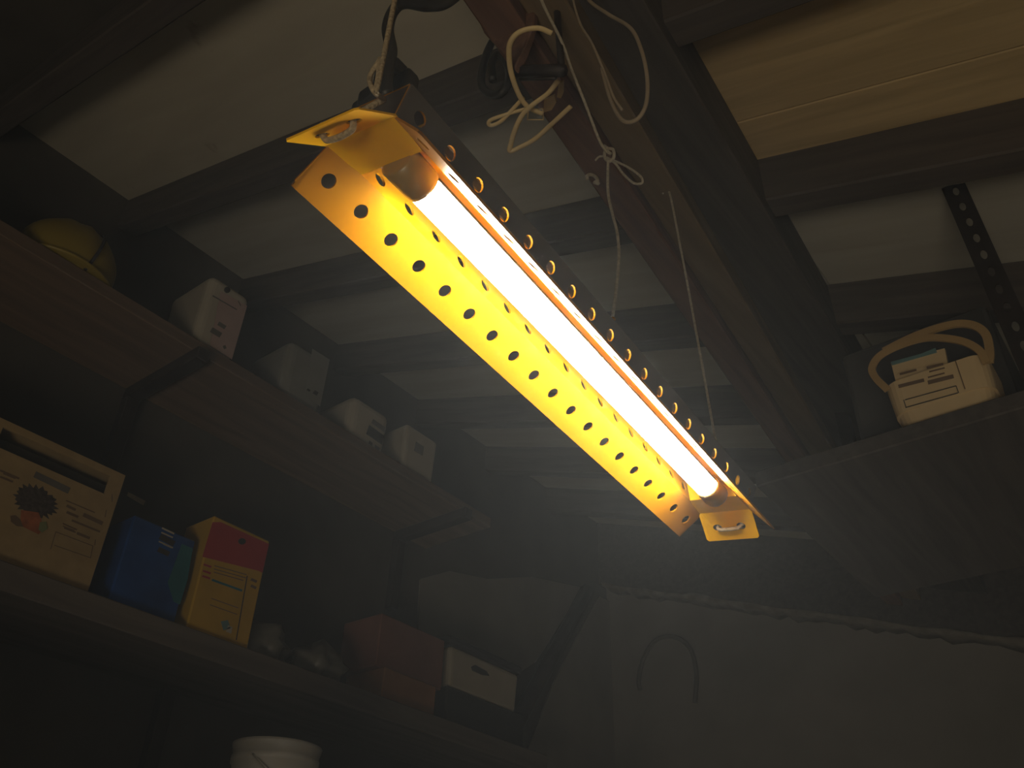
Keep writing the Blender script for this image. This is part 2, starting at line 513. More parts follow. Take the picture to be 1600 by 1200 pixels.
def bracket(s):
    """s = -1 near end, +1 far end: upright plate inside the channel, plate underneath, tab bent down and out with two holes."""
    yi, yo = (0.2525, 0.2815) if s < 0 else (0.2553, 0.2865)
    bm = bmesh.new()
    def V(x, y, z): return bm.verts.new((x, s * y, z))
    wi, wo = 0.0240, 0.0290
    a, b_, c, d = V(-wi, yi, 0.0), V(wi, yi, 0.0), V(wo - 0.001, yo, -0.001), V(-wo + 0.001, yo, -0.001)
    bm.faces.new((a, b_, c, d))
    e, f = V(WT - 0.001, yi, H - 0.001), V(-WT + 0.001, yi, H - 0.001)
    bm.faces.new((a, b_, e, f))
    br = finish('end_bracket', bm, M['yellow_paint_lit'], lamp)
    solidify(br, 0.0012)
    bm = bmesh.new()
    dv = Vector((0, s * 0.026, -0.0205))
    wd = dv.length
    bm_hole_strip(bm, (-wo + 0.001, s * yo, -0.001), (1, 0, 0), dv.normalized(), 2 * wo - 0.002, wd,
                  [(wo - 0.001 - 0.0125, wd * 0.55), (wo - 0.001 + 0.0125, wd * 0.55)], 0.0048, 0.0040, 0.002)
    bmesh.ops.remove_doubles(bm, verts=bm.verts, dist=1e-5)
    tb = finish('tab', bm, M['yellow_paint_lit'], br)
    solidify(tb, 0.0012)
    mid = Vector((0, s * yo, -0.001)) + dv * 0.55
    n = Vector((0, -s * 0.62, -0.78))             # side of the tab that faces down and in
    return mid, n, dv.normalized()
ends = {s: bracket(s) for s in (-1, 1)}

# LED tube: white diffuser below, grey back above, cap at each end
TX, TZ, TR = 0.0045, 0.0008, 0.0112
def tube_part(name, a0, a1, y0, y1, r, mat, n=20, ring=False):
    bm = bmesh.new()
    A, B = [], []
    for k in range(n + 1):
        a = a0 + (a1 - a0) * k / n
        A.append(bm.verts.new((TX + r * math.sin(a), y0, TZ - r * math.cos(a))))
        B.append(bm.verts.new((TX + r * math.sin(a), y1, TZ - r * math.cos(a))))
    for k in range(n):
        bm.faces.new((A[k], A[k + 1], B[k + 1], B[k]))
    bm.faces.new((A[n], A[0], B[0], B[n]))
    bm.faces.new(A); bm.faces.new(list(reversed(B)))
    return finish(name, bm, mat, lamp, None, True)
TE = 0.226
PI = math.pi
df = tube_part('tube_diffuser', -PI * 0.54, PI * 0.54, -TE, TE, TR, M['tube_diffuser'], 24)
df['label'] = 'glowing white tube'
tube_part('tube_housing', PI * 0.54, PI * 1.46, -TE, TE, TR * 0.99, M['tube_housing'], 14)
for s in (-1, 1):
    bm = bmesh.new()
    bm_lathe(bm, [(TR * 0.6, 0), (TR * 1.10, 0.001), (TR * 1.12, 0.004), (TR * 1.12, 0.0255), (TR * 0.9, 0.0265)], 28)
    Mx = Matrix.Translation((TX, s * TE, TZ)) @ Matrix.Rotation(-s * PI / 2, 4, 'X')
    bm.transform(Mx)
    finish('end_cap', bm, M['cap_plastic'], lamp, None, True)
for nm, z0, z1, mt in (('batten', 0.0157, H - 0.0012, 'tube_housing'), ('batten_tray', 0.0125, 0.0155, 'yellow_paint_lit')):
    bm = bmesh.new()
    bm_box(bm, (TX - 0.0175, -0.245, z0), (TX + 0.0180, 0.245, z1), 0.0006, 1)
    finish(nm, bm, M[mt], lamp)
# small rivets in the roof of the channel and one screw on its outside
for x, y, z in ((0.019, -0.212, H - 0.002), (-0.019, -0.212, H - 0.002), (0.019, 0.212, H - 0.002), (-0.019, 0.212, H - 0.002)):
    bm = bmesh.new()
    bmesh.ops.create_uvsphere(bm, u_segments=10, v_segments=6, radius=0.0022)
    bm.transform(Matrix.Translation((x, y, z)))
    finish('rivet', bm, M['rivet_metal'], lamp, None, True)

# hanging cords: a stitch of rope under each tab, then up to the timbers
def hang(s, top, label, mat, r):
    mid, n, dv = ends[s]
    h = 0.0125
    up = -n
    loc = lambda q: LO + L3 @ q
    a, b_ = mid + Vector((-h, 0, 0)), mid + Vector((h, 0, 0))
    pts = [a + up * 0.005 + Vector((0.003, 0, 0)), a + up * 0.003, a + n * 0.0036 + Vector((0.002, 0, 0)), mid + n * 0.0052 - Vector((0.004, 0, 0)),
           mid + n * 0.0052 + Vector((0.004, 0, 0)), b_ + n * 0.0036 - Vector((0.002, 0, 0)), b_ + up * 0.003, b_ + up * 0.006 + Vector((0.0, -s * 0.004, 0))]
    pts = [loc(p) for p in pts]
    knot = loc(mid) + Vector((0, 0, 0.030))
    if s < 0: knot = at(600, 155, y=loc(mid).y + 0.010)
    t = thing('lamp_rope', label, 'rope', knot)
    bm = bmesh.new()
    bm_tube(bm, [p - knot for p in smooth_path(pts + [knot], 8)], r * 1.25)
    finish('loop', bm, mat, t, None, True)
    bm = bmesh.new()
    bm_tube(bm, [p - knot for p in smooth_path([knot] + top, 8)], r)
    finish('strand', bm, mat, t, None, True)
    return t
k_far = [at(1112, 684, y=0.80), at(1088, 520, y=0.80), at(1062, 380, y=0.80), at(1045, 298, y=0.80), Vector((-0.378, 0.80, roof_z(-0.378, 0.176)))]
hang(1, k_far[1:], 'pale cord holding up the far end of the yellow lamp', M['grey_rope'], 0.0016)
near_y = (LP(0, -0.30, 0)).y
k_near = [at(584, 142, y=near_y), at(578, 120, y=near_y), at(594, 92, y=near_y), at(606, 55, y=near_y), Vector((at(610, 40, y=near_y).x, near_y, roof_z(at(610, 40, y=near_y).x) - 0.002))]
hang(-1, k_near, 'thin pale cord holding up the near end of the yellow lamp', M['rope'], 0.0016)

# ------------------------------------------------------------------ cables and cords under the ceiling
def px(L, **k): return [at(u, v, **k) for u, v in L]
# dark supply cable rising from behind the near tab
yb = near_y + 0.03
o = cord('supply_cable', px([(604, 150), (604, 128), (607, 100), (611, 78), (606, 45), (614, 18), (632, 4), (668, 8), (705, -2), (760, -60)], y=yb), 0.0042, M['black_cable'], n=10)
tag(o, 'dark supply cable curving up behind the near end of the yellow lamp', 'cable')
# black clamp behind the near tab
p = at(592, 145, y=yb + 0.02)
t = thing('cable_clamp', 'black clamp behind the near tab of the yellow lamp', 'clamp', p)
for name, lo, hi in (('jaw', (-0.016, -0.006, -0.010), (0.020, 0.006, 0.008)), ('jaw', (0.000, -0.008, 0.000), (0.022, 0.006, 0.016)), ('hook', (-0.024, -0.004, -0.018), (-0.010, 0.006, 0.004)), ('hook', (0.016, -0.006, -0.03), (0.034, 0.006, -0.004))):
    bm = bmesh.new()
    bm_box(bm, lo, hi, 0.003, 2)
    finish(name, bm, M['black_plastic'], t)

# long string that hangs beside the lamp and ends in a small knob
PY = 0.60
pull = thing('pull_string', 'pale pull string with a knotted loop and yellow knob hanging right of the lamp', 'string', at(948, 240, y=PY))
PB = Vector(pull.location)
def add(name, L, r, mat, parent, y, n=8, flat=1.0):
    bm = bmesh.new()
    bm_tube(bm, [p - Vector(parent.location) for p in smooth_path(px(L, y=y) if not isinstance(L[0], Vector) else L, n)], r, 8, flat)
    return finish(name, bm, mat, parent, None, True)
top = [(838, -30, 0.87), (848, 5, 0.873), (878, 66, 0.875), (893, 108, 0.865), (916, 166, 0.85), (936, 218, 0.835)]
add('strand', [at(u, v, z=z) for u, v, z in top] + [at(948, 238, y=PY)], 0.0017, M['grey_rope'], pull, PY)
add('knot', [(944, 228), (950, 232), (958, 234), (959, 246), (952, 252), (945, 246), (946, 236), (954, 240)], 0.0020, M['grey_rope'], pull, PY)
add('loop', [(948, 246), (962, 256), (974, 272), (990, 286), (1003, 286), (1001, 276), (984, 263), (966, 254), (952, 248)], 0.0014, M['grey_rope'], pull, PY)
add('tail', [(946, 244), (936, 245), (930, 251)], 0.0012, M['grey_rope'], pull, PY)
add('strand', [(950, 248), (950, 300), (957, 335), (964, 362), (967, 400), (963, 450), (957, 497)], 0.0017, M['grey_rope'], pull, PY)
bm = bmesh.new()
bmesh.ops.create_uvsphere(bm, u_segments=12, v_segments=8, radius=0.0034)
for v in bm.verts: v.co.z *= 0.7
o = finish('knob', bm, M['yellow_paint'], pull, at(957, 499, y=PY) - PB, True)
o['label'] = 'yellow knob'

# loose flex looping at the right of the bundle
o = cord('slack_flex', px([(905, -30), (920, 0), (950, 22), (985, 44), (1002, 78), (1011, 120), (1010, 160), (998, 184), (980, 191), (966, 180), (952, 150), (940, 105)], y=0.47), 0.0020, M['dull_flex'], n=10)
tag(o, 'large drooping loop of dull flex right of the cable bundle', 'cable')
o = cord('slack_flex', px([(890, -30), (898, 10), (908, 40), (925, 68), (944, 112), (958, 150), (972, 172)], y=0.455), 0.0013, M['dull_flex'], n=8)
tag(o, 'thin dark flex inside the large drooping loop', 'cable')

# bundle of cream flex in front of the purlin
def flex(L, z, r, label, mat=None):
    o = cord('flex_cable', px(L, z=z), r, mat or M['cream_flex'], n=10, flat=0.55)
    tag(o, label, 'cable', 'cream flex hanging in a bundle')
    return o
flex([(862, 52), (840, 44), (812, 50), (797, 68), (796, 96), (801, 122), (812, 150), (826, 168), (848, 178)], 0.86, 0.0032, 'cream flex arching down the left side of the cable bundle')
flex([(818, 152), (800, 172), (782, 190), (766, 196), (766, 188), (790, 179), (822, 170)], 0.868, 0.0026, 'cream flex with a short hairpin end at the left of the bundle')
flex([(872, 126), (856, 146), (832, 164), (816, 180), (805, 202), (799, 222), (797, 236), (812, 230), (836, 217), (862, 194), (892, 166)], 0.85, 0.0031, 'cream flex making the lowest pointed loop of the bundle')
# small square terminal and pale tape tags
t = thing('terminal_frame', 'small square cream terminal hanging among the flex', 'terminal', at(836, 180, z=0.872))
for L in ([(826, 171), (848, 170)], [(848, 170), (849, 187)], [(849, 187), (824, 187)], [(824, 187), (826, 171)]):
    P = px(L, z=0.872)
    bm = bmesh.new()
    bm_tube(bm, [q - Vector(t.location) for q in P], 0.0008, 6)
    finish('side', bm, M['cream_flex'], t)
for pix, lab in (([(850, 158), (866, 150), (869, 160), (862, 172), (849, 176)], 'crumpled cream tape tag behind the square terminal'),
                 ([(873, 130), (880, 128), (880, 146), (876, 154), (870, 152)], 'narrow cream tape tag at the right of the bundle')):
    P = px(pix, z=0.876)
    bm = bmesh.new()
    base = P[0]
    poly_prism(bm, [q - base for q in P], (0.1, 0.2, 1), 0.005)
    o = finish('tape_tag', bm, M['tan_strap'], None, base)
    tag(o, lab, 'tag')
# dark hanger bar behind the bundle
t = thing('hanger_bracket', 'dark steel hanger bar behind the cable bundle', 'bracket', at(845, 115, y=0.475))
for L, r in (([(808, 112), (880, 110)], 0.007), ([(812, 124), (868, 122)], 0.002), ([(878, 112), (872, 40), (868, -20)], 0.004), ([(810, 112), (822, 60), (838, -20)], 0.004)):
    P = px(L, y=0.475)
    bm = bmesh.new()
    bm_tube(bm, [q - Vector(t.location) for q in P], r, 8)
    finish('bar' if len(L) == 2 else 'rod', bm, M['dark_steel'], t, None, True)
# black lump of coiled cable left of the bundle
o = cord('coiled_cable', px([(772, 60), (762, 80), (754, 105), (752, 130), (762, 145), (778, 148), (790, 138), (796, 118), (790, 95), (778, 85), (768, 100), (770, 125)], y=0.53), 0.0055, M['black_cable'], n=8)
tag(o, 'black coil of cable under the red timber end', 'cable')
# red timber end with a knot
t = thing('timber_offcut', 'reddish tapered timber end with a dark knot above the cable bundle', 'timber', at(780, 30, y=0.462))
bm = bmesh.new()
pts = px([(722, -40), (740, 15), (757, 52), (770, 66), (788, 84), (803, 108), (815, 82), (828, 52), (834, 30), (832, -40)], y=0.462)
poly_prism(bm, [q - Vector(t.location) for q in pts], (0, 1, 0), 0.010)
bmesh.ops.bevel(bm, geom=list(bm.edges), offset=0.002, segments=1, profile=0.5, affect='EDGES')
finish('timber', bm, M['red_timber'], t)
bm = bmesh.new()
bmesh.ops.create_uvsphere(bm, u_segments=12, v_segments=8, radius=0.0055)
for v in bm.verts: v.co.y *= 0.25
finish('knot', bm, M['brown_ink'], t, at(768, 31, y=0.4615) - Vector(t.location), True)
# tuft of cut twine on the batten
o = cord('twine_tuft', px([(918, 280), (917, 275), (923, 273), (930, 276), (934, 283), (929, 285), (935, 287)], y=0.70), 0.0024, M['grey_rope'], n=6)
tag(o, 'small curl of pale twine stuck to the brown batten', 'twine')

# ------------------------------------------------------------------ slotted hanger and the bucket shelf at the right
def slotted(name, top, bot, label, nslots, mat):
    top, bot = Vector(top), Vector(bot)
    t = thing(name, label, 'bracket', bot)
    du = (top - bot)
    ln = du.length
    du.normalize()
    p = ln / nslots
    fl = 0.030
    for nm, dv in (('flange', Vector((1, 0, 0))), ('flange', Vector((0.12, 1, 0)).normalized())):
        bm = bmesh.new()
        bm_hole_strip(bm, (0, 0, 0), du, dv, ln, fl, [(p * (i + 0.5), fl * 0.5) for i in range(nslots)], p * 0.27, 0.0042)
        bmesh.ops.remove_doubles(bm, verts=bm.verts, dist=1e-5)
        o = finish(nm, bm, mat, t)
        solidify(o, 0.0018)
    return t
SZ = 0.660
xs = -0.062
slotted('slotted_angle', (xs, 1.085, roof_z(xs, 0.003)), (xs + 0.012, 1.085, SZ - 0.03), 'dark slotted steel angle hanging from the rafter above the cream tub', 12, M['dark_steel'])
sh = thing('hanging_shelf', 'dark board shelf hanging under the rafters carrying the cream tub', 'shelf', (0.0, 1.3, SZ - 0.025))
box('board', (-0.42, 1.10, SZ - 0.025), (0.60, 1.60, SZ), M['dark_beam'], sh, 0.002, 1)
for x, y in ((0.58, 1.085), (0.58, 1.58), (-0.40, 1.58)):
    hg = box('shelf_hanger', (x - 0.012, y - 0.012, SZ), (x + 0.012, y + 0.012, roof_z(x, 0.003)), M['dark_steel'])
    tag(hg, {(0.58, 1.085): 'steel hanger at the outer front corner of the hanging shelf', (0.58, 1.58): 'steel hanger at the outer back corner of the hanging shelf',
             (-0.40, 1.58): 'steel hanger at the inner back corner of the hanging shelf'}[(x, y)], 'hanger', 'shelf hangers')

# cream tub with arched strap handle
YB = 1.115
tub = thing('cream_tub', 'cream plastic tub with arched strap handle on the hanging shelf', 'tub', tuple(Vector((at(1478, 640, y=YB).x, YB + 0.055, SZ))))
TB = Vector(tub.location)
xl, xr = at(1376, 592, y=YB).x, at(1540, 552, y=YB).x
zt = at(1450, 578, y=YB).z
bm = bmesh.new()
w2 = (xr - xl) / 2
bm_box(bm, (-w2, -0.055, 0), (w2, 0.055, zt - SZ), 0.0, 1, (0.86, 0.88))
es = [e for e in bm.edges if abs(e.verts[0].co.z - e.verts[1].co.z) > 0.02]
bmesh.ops.bevel(bm, geom=es, offset=0.022, segments=5, profile=0.5, affect='EDGES')
bm.faces.ensure_lookup_table()
tops = [f for f in bm.faces if f.normal.z > 0.9]
r = bmesh.ops.inset_region(bm, faces=tops, thickness=0.003, depth=0)
for f in tops:
    bmesh.ops.translate(bm, verts=f.verts, vec=(0, 0, -0.05))
TBX = (xl + xr) / 2
body = finish('body', bm, M['cream_plastic'], tub, (TBX - TB.x, 0, 0))
for p in body.data.polygons: p.use_smooth = False
def strap(L, y, wd, name='handle'):
    bm = bmesh.new()
    P = smooth_path(px(L, y=y), 8)
    prev = None
    for i, p in enumerate(P):
        tdir = (P[min(i + 1, len(P) - 1)] - P[max(0, i - 1)]).normalized()
        nn = tdir.cross(Vector((0, 1, 0))).normalized()
        ring = [bm.verts.new(p - TB + nn * a + Vector((0, c, 0))) for a, c in ((-wd / 2, 0), (wd / 2, 0), (wd / 2, 0.004), (-wd / 2, 0.004))]
        if prev:
            for k in range(4):
                bm.faces.new((prev[k], ring[k], ring[(k + 1) % 4], prev[(k + 1) % 4]))
        else:
            bm.faces.new(ring)
        prev = ring
    bm.faces.new(list(reversed(prev)))
    return finish(name, bm, M['tan_strap'], tub)
strap([(1386, 608), (1368, 590), (1362, 574), (1374, 555), (1404, 539), (1440, 528), (1470, 527), (1505, 533), (1530, 547), (1541, 566)], YB - 0.004, 0.010)
strap([(1380, 548), (1420, 528), (1460, 513), (1495, 505), (1522, 508), (1540, 522), (1546, 548), (1545, 566)], YB + 0.006, 0.011)
# prints on the front of the tub
def tprint(pix, mat, name='print', y=YB - 0.0005):
    bm = bmesh.new()
    poly_prism(bm, [q - TB for q in px(pix, y=y)], (0, -1, 0), 0.0006)
    finish(name, bm, mat, tub)
def bar(p0, p1, th):
    (x0, y0), (x1, y1) = p0, p1
    l = math.hypot(x1 - x0, y1 - y0)
    nx, ny = -(y1 - y0) / l * th / 2, (x1 - x0) / l * th / 2
    return [(x0 - nx, y0 - ny), (x1 - nx, y1 - ny), (x1 + nx, y1 + ny), (x0 + nx, y0 + ny)]
for p0, p1, th, mt in (((1406, 585), (1432, 578), 3, 'brown_ink'), ((1448, 575), (1474, 569), 3.5, 'brown_ink'), ((1452, 581), (1476, 575), 2, 'brown_ink'),
                       ((1404, 604), (1444, 594), 5, 'brown_ink'), ((1450, 598), (1490, 588), 6, 'brown_ink'), ((1450, 590), (1476, 583), 2, 'brown_ink'),
                       ((1414, 625), (1494, 603), 1.2, 'ink'), ((1415, 637), (1497, 614), 1.2, 'ink'), ((1412, 625), (1416, 637), 1.2, 'ink'), ((1494, 603), (1498, 614), 1.2, 'ink'),
                       ((1493, 564), (1508, 608), 1.6, 'brown_ink')):
    tprint(bar(p0, p1, th), M[mt])
# packet standing in the tub
bm = bmesh.new()
bk = thing('card_packet', 'teal and cream card packet standing in the cream tub', 'packet', at(1435, 580, y=YB + 0.02))
BK = Vector(bk.location)
poly_prism(bm, [q - BK for q in px([(1392, 566), (1476, 544), (1482, 575), (1400, 598)], y=YB + 0.02)], (0, 1, 0), 0.006)
finish('packet', bm, M['cream_plastic'], bk)
bm = bmesh.new()
poly_prism(bm, [q - BK for q in px([(1392, 566), (1440, 553), (1462, 544), (1464, 551), (1394, 571)], y=YB + 0.0195)], (0, -1, 0), 0.001)
finish('band', bm, M['teal_card'], bk)
# grey crate behind
gc = box('plastic_crate', (at(1325, 560, y=1.30).x, 1.25, SZ), (at(1560, 520, y=1.30).x, 1.50, at(1440, 510, y=1.25).z), M['crate_plastic'], None, 0.008, 2)
tag(gc, 'grey plastic crate behind the cream tub on the hanging shelf', 'crate')

# ------------------------------------------------------------------ shelves on the left wall
UZ, LZ = 1.15, 0.567
us = thing('wall_shelf', 'upper brown board shelf on the left wall under white tubs', 'shelf', (-1.575, 1.2, UZ - 0.03))
box('board', (X0 + 0.002, -0.6, UZ - 0.03), (-1.45, 1.74, UZ), M['shelf_wood'], us, 0.002, 1)
for y in (-0.1, 0.735, 1.60):
    br = box('shelf_bracket', (X0 + 0.004, y, UZ - 0.06), (-1.425, y + 0.03, UZ - 0.03), M['dark_steel'], us, 0.002, 1)
    box('shelf_bracket', (X0 + 0.004, y, UZ - 0.26), (X0 + 0.03, y + 0.03, UZ - 0.06), M['dark_steel'], us, 0.002, 1)
ls = thing('wall_shelf', 'lower grey board shelf on the left wall under the printed boxes', 'shelf', (-1.575, 1.2, LZ - 0.045))
box('board', (X0 + 0.002, -0.6, LZ - 0.045), (-1.45, 2.02, LZ), M['shelf_grey'], ls, 0.002, 1)
for y in (0.0, 1.0, 1.95):
    box('shelf_bracket', (X0 + 0.004, y, LZ - 0.30), (X0 + 0.03, y + 0.03, LZ - 0.045), M['dark_steel'], ls, 0.002, 1)
bs = thing('wall_shelf', 'lowest deep shelf on the left wall under the white bucket', 'shelf', (-1.4, 1.2, 0.10))
box('board', (X0 + 0.002, -0.6, 0.10), (-1.02, 1.60, 0.13), M['shelf_grey'], bs, 0.002, 1)
for y in (0.0, 0.8, 1.5):
    box('shelf_bracket', (X0 + 0.004, y, -0.2), (X0 + 0.03, y + 0.03, 0.10), M['dark_steel'], bs, 0.002, 1)

def carton(name, label, lo, hi, mat, cat='box', bevel=0.003):
    base = ((lo[0] + hi[0]) / 2, (lo[1] + hi[1]) / 2, lo[2])
    t = thing(name, label, cat, base)
    box('body', lo, hi, mat, t, bevel, 1)
    return t

# ---- lower shelf: display carton with a window and a plant print
XF = -1.472
t = thing('display_carton', 'brown display carton with a window and a potted plant print', 'box', (-1.555, 0.49, LZ))
TL = Vector(t.location)
z0, z1 = LZ, 0.803
yl, yr = 0.27, 0.692
bm = bmesh.new()
for lo, hi in (((XF - 0.004, yl, z0), (XF, yr, 0.752)),                 # front below the window
               ((XF - 0.004, yl, 0.789), (XF, yr, z1)),                 # strip above it
               ((XF - 0.004, 0.665, 0.752), (XF, yr, 0.789)),           # pillars
               ((XF - 0.004, yl, 0.752), (XF, 0.462, 0.789)),
               ((-1.64, yl, z0), (-1.636, yr, z1)),
               ((-1.636, yl, z0), (XF - 0.004, yl + 0.004, z1)), ((-1.636, yr - 0.004, z0), (XF - 0.004, yr, z1)),
               ((-1.636, yl + 0.004, z0), (XF - 0.004, yr - 0.004, z0 + 0.004)), ((-1.636, yl + 0.004, z1 - 0.004), (XF - 0.004, yr - 0.004, z1))):
    bm_box(bm, [a - c for a, c in zip(lo, TL)], [a - c for a, c in zip(hi, TL)])
finish('carton', bm, M['card'], t)
box('tray', (-1.63, yl + 0.01, z0 + 0.01), (-1.50, yr - 0.01, 0.782), M['card_dark'], t)
rnd = random.Random(3)
sp = []
for k in range(44):
    a = 2 * math.pi * k / 44
    rr = (36 if k % 2 else 29) + rnd.uniform(-3, 3)
    sp.append((56 + rr * math.cos(a), 784 + rr * 0.72 * math.sin(a) + 0.22 * rr * math.cos(a)))
decal('print', sp, XF, M['plant_ink'], t, 0.0006)
decal('print', [(33, 797), (60, 801), (64, 812), (66, 828), (60, 835), (36, 823), (32, 812)], XF + 0.0004, M['orange_ink'], t, 0.0006)
decal('print', [(16, 806), (24, 805), (32, 812), (36, 823), (26, 822), (17, 815)], XF + 0.0002, M['brown_ink'], t)
decal('print', [(62, 816), (72, 815), (74, 826), (66, 832), (60, 828)], XF + 0.0008, M['green_ink'], t)
pill = bar((54, 741), (108, 767), 10)
decal('print', pill, XF, M['grey_ink'], t)
for p0, p1, th in (((103, 782), (148, 801), 1.6), ((104, 790), (118, 797), 4), ((104, 800), (122, 808), 4), ((130, 804), (160, 818), 6), ((98, 818), (120, 828), 2), ((112, 813), (156, 831), 3),
                   ((100, 825), (118, 832), 2), ((120, 833), (140, 841), 4), ((0, 735), (30, 748), 3), ((0, 745), (20, 753), 3), ((5, 740), (24, 748), 2), ((98, 822), (116, 829), 1.4)):
    decal('print', bar(p0, p1, th), XF, M['brown_ink'], t)
for p0, p1 in (((87, 831), (145, 853)), ((87, 831), (79, 858)), ((85, 852), (142, 872)), ((175, 772), (175, 784)), ((166, 797), (164, 808)), ((149, 843), (148, 852)), ((145, 853), (141, 872))):
    decal('print', bar(p0, p1, 1.0), XF, M['brown_ink'], t)

# ---- blue carton and red-and-yellow carton
t = carton('blue_carton', 'blue printed carton standing between the brown and the yellow cartons', (-1.60, 0.735, LZ), (-1.478, 0.872, 0.742), M['blue_print'])
decal('print', [(284, 850), (301, 857), (293, 905), (281, 945), (271, 940), (262, 910)], -1.478, M['teal_print'], t)
for p0, p1, th in (((253, 825), (272, 834), 2.5), ((252, 832), (270, 840), 2), ((248, 846), (270, 856), 2), ((255, 850), (268, 856), 1.5)):
    decal('print', bar(p0, p1, th), -1.478, M['paper'], t)
decal('print', bar((250, 838), (272, 850), 9), -1.4782, M['ink'], t)
decal('print', bar((247, 858), (264, 866), 8), -1.4782, M['ink'], t)
t = carton('yellow_carton', 'yellow carton with a red top beside the blue carton', (-1.56, 0.890, LZ), (-1.466, 1.033, 0.803), M['yellow_print'])
q0 = -1.466
decal('print', [(332, 816), (345, 816), (420, 850), (410, 895), (404, 892), (316, 870)], q0, M['red_print'], t)
decal('print', [(360 + 6 * math.cos(a * PI / 6) + 18, 846 + 5 * math.sin(a * PI / 6)) for a in range(12)], q0 + 0.0005, M['ink'], t)
decal('print', bar((331, 906), (378, 923), 3.2), q0, M['teal_print'], t)
decal('print', [(345, 971), (356, 969), (360, 982), (349, 985)], q0, M['teal_card'], t)
decal('print', [(356, 977), (363, 980), (361, 990), (353, 987)], q0, M['paper'], t)
for p0, p1, th in (((318, 882), (330, 886), 3), ((317, 892), (329, 896), 3), ((316, 900), (328, 904), 3), ((335, 884), (385, 898), 1.2), ((334, 889), (384, 903), 1.2), ((334, 894), (380, 907), 1.2),
                   ((392, 905), (401, 909), 4), ((392, 915), (400, 919), 4), ((330, 935), (372, 950), 1.0), ((328, 945), (370, 960), 1.0)):
    decal('print', bar(p0, p1, th), q0, M['red_print'] if p0[0] < 320 else M['brown_ink'], t)
decal('print', bar((386, 900), (369, 1000), 1.4), q0, M['ink'], t)

# ---- further along the lower shelf
def lumpy(name, label, cat, c, r, mat, seed):
    rn = random.Random(seed)
    bm = bmesh.new()
    bmesh.ops.create_icosphere(bm, subdivisions=3, radius=1.0)
    ph = [rn.uniform(0, 6) for _ in range(6)]
    for v in bm.verts:
        k = 1 + 0.22 * math.sin(5 * v.co.x + ph[0]) * math.sin(6 * v.co.y + ph[1]) + 0.10 * math.sin(9 * v.co.z + ph[2] + 4 * v.co.x)
        q = v.co * k
        v.co = Vector((q.x * r[0], q.y * r[1], max(-r[2] * 0.8, q.z * r[2]) + r[2] * 0.8))
    o = finish(name, bm, mat, None, c, True)
    return tag(o, label, cat)
lumpy('plastic_bag', 'crumpled pale plastic bag right of the yellow carton', 'bag', (-1.54, 1.115, LZ), (0.06, 0.062, 0.05), M['bag_film'], 1)
lumpy('plastic_bag', 'crumpled pale plastic bag, farther of the two on the lower shelf', 'bag', (-1.535, 1.26, LZ), (0.06, 0.06, 0.05), M['bag_film'], 5)
box_o = box('orange_carton', (-1.62, 1.43, LZ), (-1.49, 1.61, 0.650), M['orange_card'], None, 0.003, 1)
tag(box_o, 'orange brown carton under the red carton at the far shelf end', 'box')
box_o = box('red_carton', (-1.63, 1.41, 0.650), (-1.50, 1.64, 0.775), M['red_card'], None, 0.003, 1)
tag(box_o, 'dull red carton on top of the orange brown carton', 'box')
dk = box('black_crate', (-1.66, 1.66, LZ), (-1.50, 1.98, 0.668), M['black_plastic'], None, 0.004, 1)
tag(dk, 'low black crate at the far end of the lower shelf', 'crate')
t = thing('storage_tub', 'pale tub with dark lid and slot handle on the black crate', 'tub', (-1.575, 1.82, 0.668))
box('body', (-1.645, 1.67, 0.668), (-1.505, 1.96, 0.775), M['white_plastic'], t, 0.012, 3, (0.94, 0.95))
box('lid', (-1.65, 1.66, 0.775), (-1.50, 1.97, 0.800), M['black_plastic'], t, 0.010, 3)
decal('slot', [(736, 1042), (742, 1039), (760, 1049), (764, 1056), (754, 1055), (738, 1048)], -1.5045, M['ink'], t, 0.0012)

# ---- upper shelf
def label_panel(t, pix, x, mat, name='label'):
    return decal(name, pix, x, mat, t)
t = thing('paint_tub', 'tall white plastic tub with a pinkish label above the shelf bracket', 'tub', (-1.54, 0.80, UZ))
box('body', (-1.62, 0.735, UZ), (-1.462, 0.845, 1.345), M['white_plastic'], t, 0.018, 4, (0.92, 0.92))
decal('label', [(345, 455), (386, 478), (362, 562), (328, 540)], -1.4615, M['pink_label'], t)
decal('label', [(355 + 5 * math.cos(a * PI / 5), 453 + 5 * math.sin(a * PI / 5)) for a in range(10)], -1.461, M['ink'], t)
for p0, p1, th in (((332, 462), (370, 484), 1.6), ((341, 505), (352, 512), 6), ((330, 515), (345, 524), 8), ((350, 540), (352, 545), 4), ((372, 470), (376, 478), 1)):
    decal('label', bar(p0, p1, th), -1.4605, M['grey_ink'], t)
t = thing('paint_tub', 'grey translucent tub with a tall label, second along the upper shelf', 'tub', (-1.54, 1.06, UZ))
box('body', (-1.62, 0.975, UZ), (-1.462, 1.105, 1.315), M['grey_plastic'], t, 0.022, 4, (0.92, 0.92))
decal('label', [(488, 545), (515, 562), (500, 635), (476, 618)], -1.4615, M['grey_plastic'], t)
for p0, p1, th in (((490, 612), (496, 616), 6), ((480, 608), (484, 611), 3)):
    decal('label', bar(p0, p1, th), -1.4608, M['ink'], t)
t = thing('paint_tub', 'short white tub with a dark square label, third along the upper shelf', 'tub', (-1.54, 1.27, UZ))
box('body', (-1.62, 1.19, UZ), (-1.462, 1.325, 1.275), M['white_plastic'], t, 0.022, 4, (0.94, 0.94))
decal('label', [(577, 664), (600, 681), (597, 695), (572, 678)], -1.4615, M['ink'], t)
decal('label', [(583, 655), (602, 668), (601, 676), (580, 661)], -1.4615, M['grey_ink'], t)
decal('label', [(577, 688), (582, 692), (581, 697), (576, 693)], -1.4615, M['grey_ink'], t)
